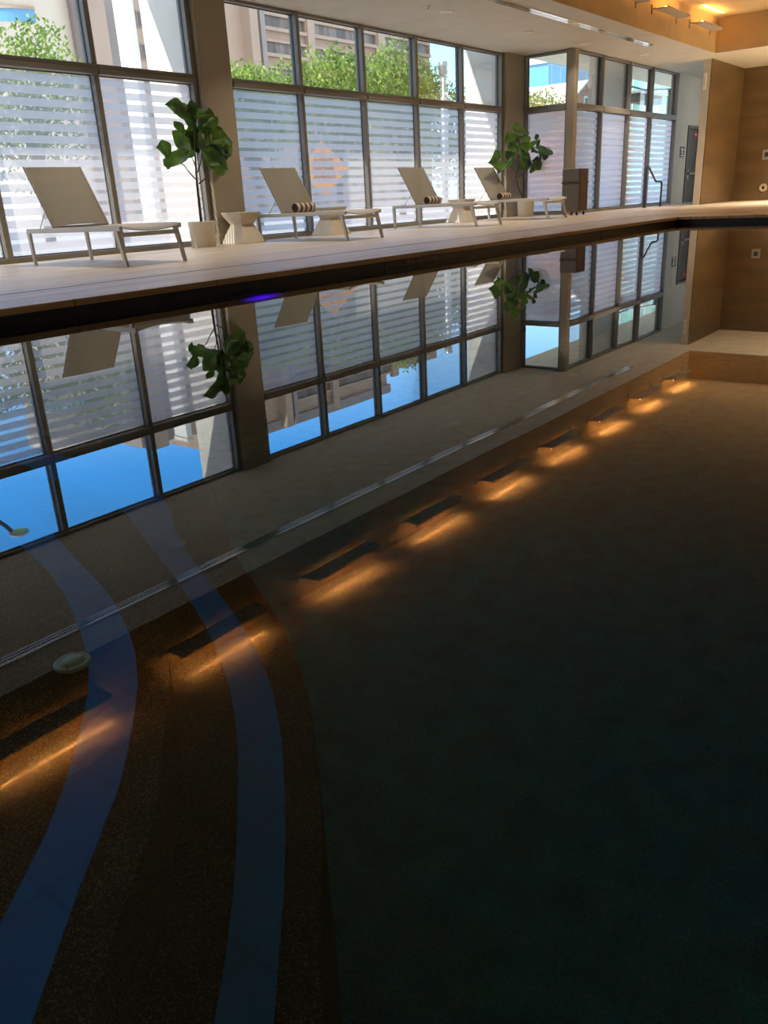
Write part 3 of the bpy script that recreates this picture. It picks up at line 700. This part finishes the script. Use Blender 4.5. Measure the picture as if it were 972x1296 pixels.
fig('fiddle-leaf fig in a cream pot beside the nearest lounger', (7.62,8.92,ZD), 5.4, (160,100), 8.92, lv1, br1, R1)
lv2 = [((340,235),(318,148)),((350,235),(402,183)),((300,295),(258,238)),((300,330),(255,362)),((330,305),(392,230)),((310,425),(242,378)),((300,400),(296,465)),((200,430),(142,452)),((205,425),(188,370)),((262,450),(186,532)),((272,440),(208,505)),
       ((370,360),(352,405)),((380,312),(432,258)),((430,300),(398,355)),((470,300),(502,335)),((480,292),(475,238)),((440,382),(485,355)),((400,430),(445,475)),((380,420),(425,395)),((350,450),(372,520)),((460,440),(512,515)),((490,430),(547,482)),((500,410),(582,348)),((520,400),(577,418)),((450,460),(492,500)),
       ((350,300),(300,250)),((350,380),(300,330)),((330,360),(270,310)),((380,360),(440,330)),((400,400),(380,450))]
br2 = [([(335,760),(333,650),(332,570),(338,480),(340,400),(345,250)],.018,.007),([(332,555),(300,510),(270,480)],.008,.004),([(338,572),(400,525),(440,480),(500,430)],.009,.004),([(340,430),(380,380),(430,330)],.008,.004)]
fig('fiddle-leaf fig in a cream pot behind the farthest lounger, by the glass return', (16.25,8.72,ZD), 6.075, (600,130), 8.72, lv2, br2, random.Random(8))

# towel bin
tbn = thing('towel_bin', 'tall brown lidded towel bin at the corner past the farthest lounger', 'bin', (16.02, 7.43, ZD))
bw, bd = .42, .36
MB().bbox(0, bw, 0, bd, .07, .60, .006).build('body', [M_bin], tbn)
MB().bbox(0, bw, 0, bd, .625, .865, .006).build('lid', [M_bin], tbn)
MB().bbox(-.015, bw+.015, -.012, bd+.012, .60, .625, .004).build('rim', M_binb, tbn)
MB().bbox(.02, bw-.02, -.010, .0, .09, .85, .003).build('front_panel', M_binb, tbn)['label'] = 'dark red-brown front panel'
for x in (.05, bw-.05):
    for y in (.05, bd-.05):
        MB().lathe([(.0001,-.012),(.024,-.010),(.025,0),(.024,.010),(.0001,.010)], c=(x,y,.025), n=20, M=Matrix.Rotation(pi/2,4,'Y')).box(x-.012,x+.012,y-.012,y+.012,.04,.07).build('caster', M_black, tbn)

# handrail
hr = thing('handrail', 'dark bent steel handrail standing before the last far windows', 'handrail', (20.0, 7.6, ZD))
def arc(a, c, b_, n=5): return [Vector(a)*(1-t)**2 + Vector(c)*2*t*(1-t) + Vector(b_)*t*t for t in [i/n for i in range(n+1)]]
pts = [Vector((0,0,.0)), Vector((0,0,.84))] + arc((0,0,.84),(0,0,.92),(.10,0,.90)) + [Vector((.20,0,.86))] + arc((.60,0,.60),(.66,0,.57),(.72,0,.57)) + arc((.98,0,.57),(1.06,0,.57),(1.06,0,.48)) + [Vector((1.06,0,.0))]
MB().tube(pts, .022, 12).build('rail_tube', M_dkmet, hr)
for x in (0, 1.06): MB().lathe([(.05,0),(.05,.008),(.03,.02),(.022,.022)], c=(x,0,0), n=20).build('floor_flange', M_dkmet, hr)

# ------------------------------------------------------------------ outside
struct(MB().box(-60, 160, 9.6, 15.5, -.3, -.02).build('plaza', M_pave), 'pale paved plaza outside the windows')
struct(MB().box(-60, 160, 15.5, 120, -.3, -.05).build('street', M_pave), 'sunlit street beyond the plaza')
b = MB().box(RX0-6, 17.0, 9.42, 10.62, 4.6, 7.5); b.box(RX0-6, 17.0, 9.30, 9.46, ZH, 4.6)
struct(b.build('wall_upper', M_conc), 'outer wall and overhang above the windows')
b = MB().box(17.0, 40, 8.28, 10.4, 3.55, 7.5); b.box(16.9, 40, 8.1, 8.3, ZH, 3.55)
struct(b.build('exterior_soffit', pbr('soffit_paint', (.72,.72,.62), .8)), 'pale soffit outside the far windows')
struct(MB().box(RX0-6, 40, RY0-.4, 9.3, ZC+.35, 7.5).build('roof', M_conc), 'building mass above the room')
for x0, x1, y0, y1, z1, lab in ((8.14, 8.64, 9.44, 10.26, 4.6, 'first'), (16.24, 16.88, 9.44, 10.17, 4.6, 'second'), (19.95, 20.3, 8.24, 9.1, 3.55, 'third'), (23.6, 23.8, 10.42, 10.73, 3.5, 'fourth')):
    struct(MB().bbox(x0, x1, y0, y1, -.02, z1, .01).build('exterior_column', M_conc), 'white concrete blade column outside the glass, %s from the left' % lab)

def tree(name, label, x, y, clumps, mat, n, leafsz, rnd, trunk=.14):
    t = thing(name, label, 'tree', (x, y, -.05), 0, 'street trees beyond the plaza')
    m = MB(); tr = MB()
    top = sum((Vector(c[:3]) for c in clumps), Vector())/len(clumps)
    tr.tube([(0,0,0),(.03,.02,.9),(0,-.03,1.8),(top.x*.4, top.y*.4, top.z*.75)], [trunk,trunk*.85,trunk*.75,trunk*.5], 10)
    for c in clumps: tr.tube([(0,-.02,1.6),(c[0]*.5,c[1]*.5,(1.6+c[2])*.5),(c[0],c[1],c[2])], [trunk*.5,trunk*.3,trunk*.12], 6)
    tr.build('trunk', M_trunk, t)
    tot = sum(c[3]**2 for c in clumps)
    for c in clumps:
        for _ in range(int(n*c[3]**2/tot)):
            while True:
                d = Vector((rnd.gauss(0,1), rnd.gauss(0,1), rnd.gauss(0,1))).normalized()
                if d.y < .55 or rnd.random() < .4: break
            r = c[3]*(rnd.random()**.38); k = 1 + .28*noise.noise(Vector((d.x*2.2+c[0], d.y*2.2+c[1], d.z*2.2+c[2]*3)))
            if rnd.random() < .05: k *= 1.12
            p = Vector(c[:3]) + Vector((d.x*r*k, d.y*r*k, d.z*r*k*.85))
            q = Vector((rnd.gauss(0,1), rnd.gauss(0,1), rnd.gauss(0,1))).normalized(); s = q.orthogonal().normalized(); u = q.cross(s)
            L = leafsz*rnd.uniform(.7,1.3); w = L*.45
            m._add([p-s*L*.5, p+u*w*.5, p+s*L*.5, p-u*w*.5], [(0,1,2,3)])
    m.build('crown', mat, t); return t
RT_ = random.Random(3)
TS = [(12.4,20.5,'leafy green tree seen through the leftmost window above its banded pane',[(0,0,3.6,1.5),(-1.3,0,3.2,1.3),(1.0,.2,3.7,1.1),(.3,-.4,4.5,.8),(-2.2,.3,3.3,1.1),(.0,0,2.4,1.4)],5200),
      (6.6,22.4,'leafy green tree outside left of the view, filtered by the banded glass',[(0,0,3.0,1.6),(1.4,0,3.0,1.3),(-1.4,0,3.2,1.3)],2600),
      (19.3,19.8,'grey-green tree behind the first bay right of the near column',[(0,0,3.2,1.6),(-1.4,0,3.4,1.2),(1.3,.2,3.5,1.3),(.2,0,4.0,.9),(-.7,0,4.0,.8)],5200),
      (23.3,19.8,'bright green tree behind the second bay, hiding the building windows',[(0,0,3.8,1.7),(-1.1,.2,4.2,1.2),(1.2,0,4.3,1.3),(.2,0,4.9,.8),(0,0,2.4,1.5)],6000),
      (27.0,19.8,'tallest bright green tree behind the third bay',[(0,0,4.1,1.7),(-1.2,.2,4.4,1.3),(1.3,0,4.4,1.3),(-.2,0,5.3,.9),(.3,0,2.5,1.6)],6000),
      (30.6,20.2,'green tree behind the round lamp post',[(0,0,3.6,1.5),(-1.0,0,4.2,1.1),(1.3,0,3.2,1.2),(0,0,2.2,1.4)],4200),
      (36.6,20.2,'small orange-tinted tree seen through the glass return',[(0,0,3.6,1.5),(-1.4,0,3.5,1.2),(1.6,0,3.9,1.3),(.4,0,4.2,1.0),(2.6,0,4.3,1.2)],4600)]
for i, (x, y, l, cl, n) in enumerate(TS): tree('street_tree', l, x, y, cl, M_tree2 if i == 6 else M_tree, n, .17 if i != 0 else .15, RT_)

# concrete office building with window bands
bd = thing('office_building', 'beige concrete office building with bands of windows above the green trees', 'building', (0, 60, -.05))
b = MB().box(49, 78, .6, 14, 0, 21.4); b.box(78, 89, .6, 14, 0, 19.2)
b.build('wall', M_beige, bd)
b = MB()
for xa, xb in ((49, 61.4), (61.4, 78), (78, 89)):
    pass
rows = [(2.0*k+12.0+.15*k, 2.0*k+12.0+.15*k+.95) for k in range(0, 4)]
rows = [(9.6,10.5),(11.8,12.7),(13.95,14.9),(16.1,17.05),(18.2,19.1)]
bays = [(61.7,66.6),(67.6,79.2),(80.4,88.4)]
bays = [(61.7,67.4),(68.6,78.6),(80.0,88.6)]
fr = MB()
for xa, xb in bays:
    for k, (z0, z1) in enumerate(rows):
        if xb > 79 and z1 > 18: continue
        wo_ = MB(); wo_.box(xa-.15, xb+.15, .30, .62, z1, z1+.22); wo_.box(xa-.15, xb+.15, .18, .62, z0-.3, z0)
        for q in (xa-.15, xb): wo_.box(q, q+.15, .30, .62, z0, z1)
        wf = wo_.build('window_band', M_beige, bd); MB().box(xa, xb, .56, .62, z0, z1).build('pane', M_bwin, wf)
MB().box(60.9, 61.5, -.1, .6, 0, 21.4).build('pier', M_beige2, bd); MB().box(59.2, 60.2, -.5, .6, 0, 21.4).build('pier', M_beige, bd)
MB().box(67.5, 68.5, .1, .6, 0, 21.4).build('pier', M_beige, bd); MB().box(78.7, 79.9, .1, .6, 0, 19.8).build('pier', M_beige, bd)
MB().box(48.8, 78.2, .2, .6, 20.6, 21.6).build('parapet', M_beige2, bd)
MB().box(56.0, 59.2, 2.0, 2.4, 18.5, 19.0).build('ledge', M_beige, bd)
# tall pillared wing
bp_ = thing('pillared_building', 'pale pillared building left of the first column, with a rounded corner', 'building', (0, 60, -.05))
MB().box(42.0, 48.9, .8, 12, 0, 19.3).build('wall', M_beige2, bp_)
MB().box(42.4, 43.9, -.6, .8, 0, 19.3).build('pillar', M_beige, bp_); MB().box(47.0, 48.9, .2, .8, 0, 19.3).build('pillar', M_beige, bp_)
for k in range(5):
    z = 7.5 + 2.3*k; wf = MB().box(47.3, 48.8, .10, .22, z, z+1.15).build('window', M_beige2, bp_); MB().box(47.4, 48.7, .06, .12, z+.1, z+1.05).build('pane', M_bwin, wf)
b = MB().lathe([(4.6,0),(4.6,16.6),(4.9,16.7),(4.9,17.9),(4.6,18.0),(.01,18.0)], c=(39.3, 5.0, 0), n=48); b.build('round_corner', M_rot, bp_); rc = [(radians(195+66*k/14)) for k in range(15)]
MB().strip([(39.3+4.66*cos(a), 5+4.66*sin(a), 13.75) for a in rc], [(39.3+4.66*cos(a), 5+4.66*sin(a), 14.55) for a in rc]).build('window_band', M_blueg, bp_)
MB().strip([(39.3+4.72*cos(a), 5+4.72*sin(a), 14.55) for a in rc], [(39.3+4.72*cos(a), 5+4.72*sin(a), 14.75) for a in rc]).strip([(39.3+4.60*cos(a), 5+4.60*sin(a), 14.55) for a in rc], [(39.3+4.72*cos(a), 5+4.72*sin(a), 14.55) for a in rc]).build('ledge', M_beige, bp_)

py_ = thing('detached_fin', 'tall white facade fin moved forward into the sun, before the pillared building', 'fin', (37, 47.8, -.05))  # facade fin set apart from its building so the sun reaches it
MB().bbox(0, .5, 0, 1.45, 0, 15.3, .03).build('shaft', M_whitep, py_); MB().bbox(-.06, .56, -.06, 1.5, 15.3, 15.6, .03).build('cap', M_conc, py_)
# gabled house, blue tower, teal glass block
hs_ = thing('gabled_house', 'orange brick gabled house seen through the first far window', 'house', (0, 40, -.05))
b = MB(); P = [(83.2,0),(90.6,0),(90.6,9.0),(86.75,10.8),(83.2,9.0)]
b._add([(x,0,z) for x,z in P] + [(x,8,z) for x,z in P], [tuple(range(5)), tuple(range(5,10))[::-1]] + [(i,(i+1)%5,(i+1)%5+5,i+5) for i in range(5)]); b.build('wall', M_brickh, hs_)
b = MB().bar((82.8,3.9,8.75),(86.75,3.9,10.95),8.6,.18,(0,0,1)); b.bar((86.75,3.9,10.95),(91.0,3.9,8.75),8.6,.18,(0,0,1)); b.build('roof', M_whitep, hs_)
wf = MB().bbox(86.6,88.9,-.1,.05,8.0,9.6,.02).build('window', M_whitep, hs_); MB().box(86.8,88.7,-.14,-.09,8.15,8.75).build('pane', M_bwin, wf); MB().box(86.8,88.7,-.14,-.09,8.9,9.4).build('pane', M_bwin, wf)
tw = thing('office_tower', 'blue glass tower block behind the brick gable', 'building', (0, 62, -.05))
MB().box(122, 150, 0, 14, 0, 18.2).build('curtain_wall', M_blueg, tw); MB().box(121.6, 150.4, -.4, 14.4, 18.2, 18.8).build('roof_edge', M_whitep, tw)
tg = thing('glass_building', 'pale teal glazed building behind the last far windows', 'building', (0, 28, -.05))
MB().box(80, 110, 0, 4.5, 0, 13.5).build('curtain_wall', M_teal, tg)
b = MB()
for k in range(11): b.box(80+3*k-.06, 80+3*k+.06, -.1, 0, 0, 13.5)
for k in range(4): b.box(79.9, 80, .45+k*1.2-.04, .45+k*1.2+.04, 0, 13.5)
for k in range(6): b.box(79.92, 80, 0, 4.5, 2.2*k+1.5, 2.2*k+1.6)
b.build('mullions', M_whitep, tg)
bx = thing('hanging_awning', 'black and silver boxed awning outside the last far windows', 'awning', (0, 12.2, 0))
MB().bbox(30.4, 32.6, -.25, .25, 3.36, 3.62, .02).build('box', M_black, bx); MB().bbox(30.3, 32.7, -.3, .3, 3.62, 3.70, .02).build('cap', M_ltmet, bx)
MB().tube([(29.4,.0,3.86),(31.5,0,3.80),(34.0,0,3.98)], .03, 8).build('arm', M_dkmet, bx)
MB().tube([(34.0,0,-.02),(34.0,0,4.0)], .06, 10).build('post', M_dkmet, bx)

# round lamp post, street lamp, orange sign
lp = thing('bollard_lamp', 'grey cylindrical lamp post with open glass lantern before the end of the trees', 'lamp', (24.25, 16, -.05))
MB().lathe([(.12,0),(.12,3.55),(.10,3.6)], n=24).build('post', M_ltmet, lp); MB().lathe([(.045,3.58),(.05,4.25)], n=16).build('lantern_core', M_whitep, lp)
MB().lathe([(.0001,4.62),(.13,4.62),(.14,4.6),(.14,4.26),(.0001,4.25)], n=24).build('cap', M_ltmet, lp)
for k in range(3): MB().tube([(.10*cos(k*2.09+.4),.10*sin(k*2.09+.4),3.58),(.10*cos(k*2.09+.4),.10*sin(k*2.09+.4),4.27)], .012, 6).build('strut', M_ltmet, lp)
sl_ = thing('street_lamp', 'curved-arm street lamp with a pale green lens, seen only in the water', 'street lamp', (6.2, 16, -.05))
MB().tube([(0,0,0),(0,0,4.2)] + arc((0,0,4.2),(0,0,5.0),(.7,0,5.05)) + arc((.7,0,5.05),(1.1,0,5.1),(1.35,0,5.55)), .045, 10).build('pole', M_dkmet, sl_)
MB().lathe([(.0001,.10),(.12,.085),(.20,.03),(.20,0),(.17,-.02)], c=(1.50,0,5.62), n=24).build('head', M_fixt, sl_)
MB().lathe([(.165,-.01),(.12,-.045),(.0001,-.06)], c=(1.50,0,5.62), n=20).build('lens', pbr('green_lens', (.45,.9,.35), .3), sl_)
cs = aty(410, 214, 12.5)
rs = thing('road_sign', 'orange diamond road work sign glowing through the banded glass', 'road sign', (cs.x, 12.5, -.02), radians(-38))
hz = cs.z + .02; hd = .545
b = MB(); b._add([(-hd,0,hz),(0,0,hz-hd),(hd,0,hz),(0,0,hz+hd),(-hd,.004,hz),(0,.004,hz-hd),(hd,.004,hz),(0,.004,hz+hd)], [(0,1,2,3),(7,6,5,4),(0,4,5,1),(1,5,6,2),(2,6,7,3),(3,7,4,0)])
b.build('panel', M_orange, rs)
for s_, dz in (('ROAD', .15), ('WORK', .0), ('AHEAD', -.15)): text_obj('lettering', s_, .15, M_black, rs, (0, -.006, hz+dz), (radians(90), 0, 0))
MB().tube([(0,.03,0),(0,.03,hz+hd*.9)], .015, 8).build('post', M_dkmet, rs)
for sx in (-1, 1): MB().tube([(0,.03,.3),(sx*.4,.03,.0)], .012, 8).build('leg', M_dkmet, rs); MB().tube([(0,.03,.3),(0,.03+sx*.4,.0)], .012, 8).build('leg', M_dkmet, rs)

# ------------------------------------------------------------------ light
W = bpy.data.worlds.new('sky'); SC.world = W; W.use_nodes = True; nt = W.node_tree; nt.nodes.clear()
out = nt.nodes.new('ShaderNodeOutputWorld'); bg = nt.nodes.new('ShaderNodeBackground'); tc = nt.nodes.new('ShaderNodeTexCoord'); sx = nt.nodes.new('ShaderNodeSeparateXYZ'); r = nt.nodes.new('ShaderNodeValToRGB')
e = r.color_ramp.elements; e[0].position = 0; e[0].color = (.80,.95,1.0,1); e[1].position = 1; e[1].color = (.10,.30,.75,1)
k = e.new(.12); k.color = (.42,.72,1,1); k = e.new(.28); k.color = (.09,.45,1.15,1)
nt.links.new(tc.outputs['Generated'], sx.inputs[0])
dt = nt.nodes.new('ShaderNodeVectorMath'); dt.operation = 'DOT_PRODUCT'; dt.inputs[1].default_value = (.70,.70,.0); nt.links.new(tc.outputs['Generated'], dt.inputs[0])
mr = nt.nodes.new('ShaderNodeMapRange'); mr.inputs[1].default_value = -.1; mr.inputs[2].default_value = .55; nt.links.new(dt.outputs['Value'], mr.inputs[0])
mxs = nt.nodes.new('ShaderNodeMix'); mxs.data_type = 'RGBA'; mxs.inputs[6].default_value = (.42,.43,.45,1)
nt.links.new(mr.outputs[0], mxs.inputs[0]); nt.links.new(r.outputs[0], mxs.inputs[7])
nt.links.new(sx.outputs['Z'], r.inputs[0]); nt.links.new(mxs.outputs[2], bg.inputs[0]); bg.inputs[1].default_value = 3.4; nt.links.new(bg.outputs[0], out.inputs[0])
su = bpy.data.lights.new('sun', 'SUN'); su.energy = 8; su.angle = radians(.55); su.color = (1,.94,.84); so = bpy.data.objects.new('sun', su); COL.objects.link(so)
sd_ = Vector((-1.1, .39, 1)); so.rotation_euler = sd_.to_track_quat('Z', 'Y').to_euler(); so.location = sd_*20
for (x, y, sx_, z, sz) in ((4, 9.5, 8.0, 1.65, 3.1), (12.4, 9.5, 7.5, 1.65, 3.1), (20, 8.3, 6.0, 1.65, 3.1)):
    la = bpy.data.lights.new('portal', 'AREA'); la.shape = 'RECTANGLE'; la.size = sx_; la.size_y = sz; la.cycles.is_portal = True
    lo = bpy.data.objects.new('portal', la); COL.objects.link(lo); lo.location = (x, y, z); lo.rotation_euler = (radians(-90), 0, 0)
SC.view_settings.view_transform = 'Standard'; SC.view_settings.look = 'None'; SC.view_settings.gamma = 1; SC.view_settings.use_curve_mapping = False
SC.view_settings.exposure = 0.0
cy = SC.cycles; cy.use_adaptive_sampling = False; cy.use_denoising = True; cy.max_bounces = 12; cy.diffuse_bounces = 5; cy.glossy_bounces = 5; cy.transparent_max_bounces = 24; cy.transmission_bounces = 6; cy.sample_clamp_indirect = 60; cy.caustics_reflective = False; cy.caustics_refractive = False
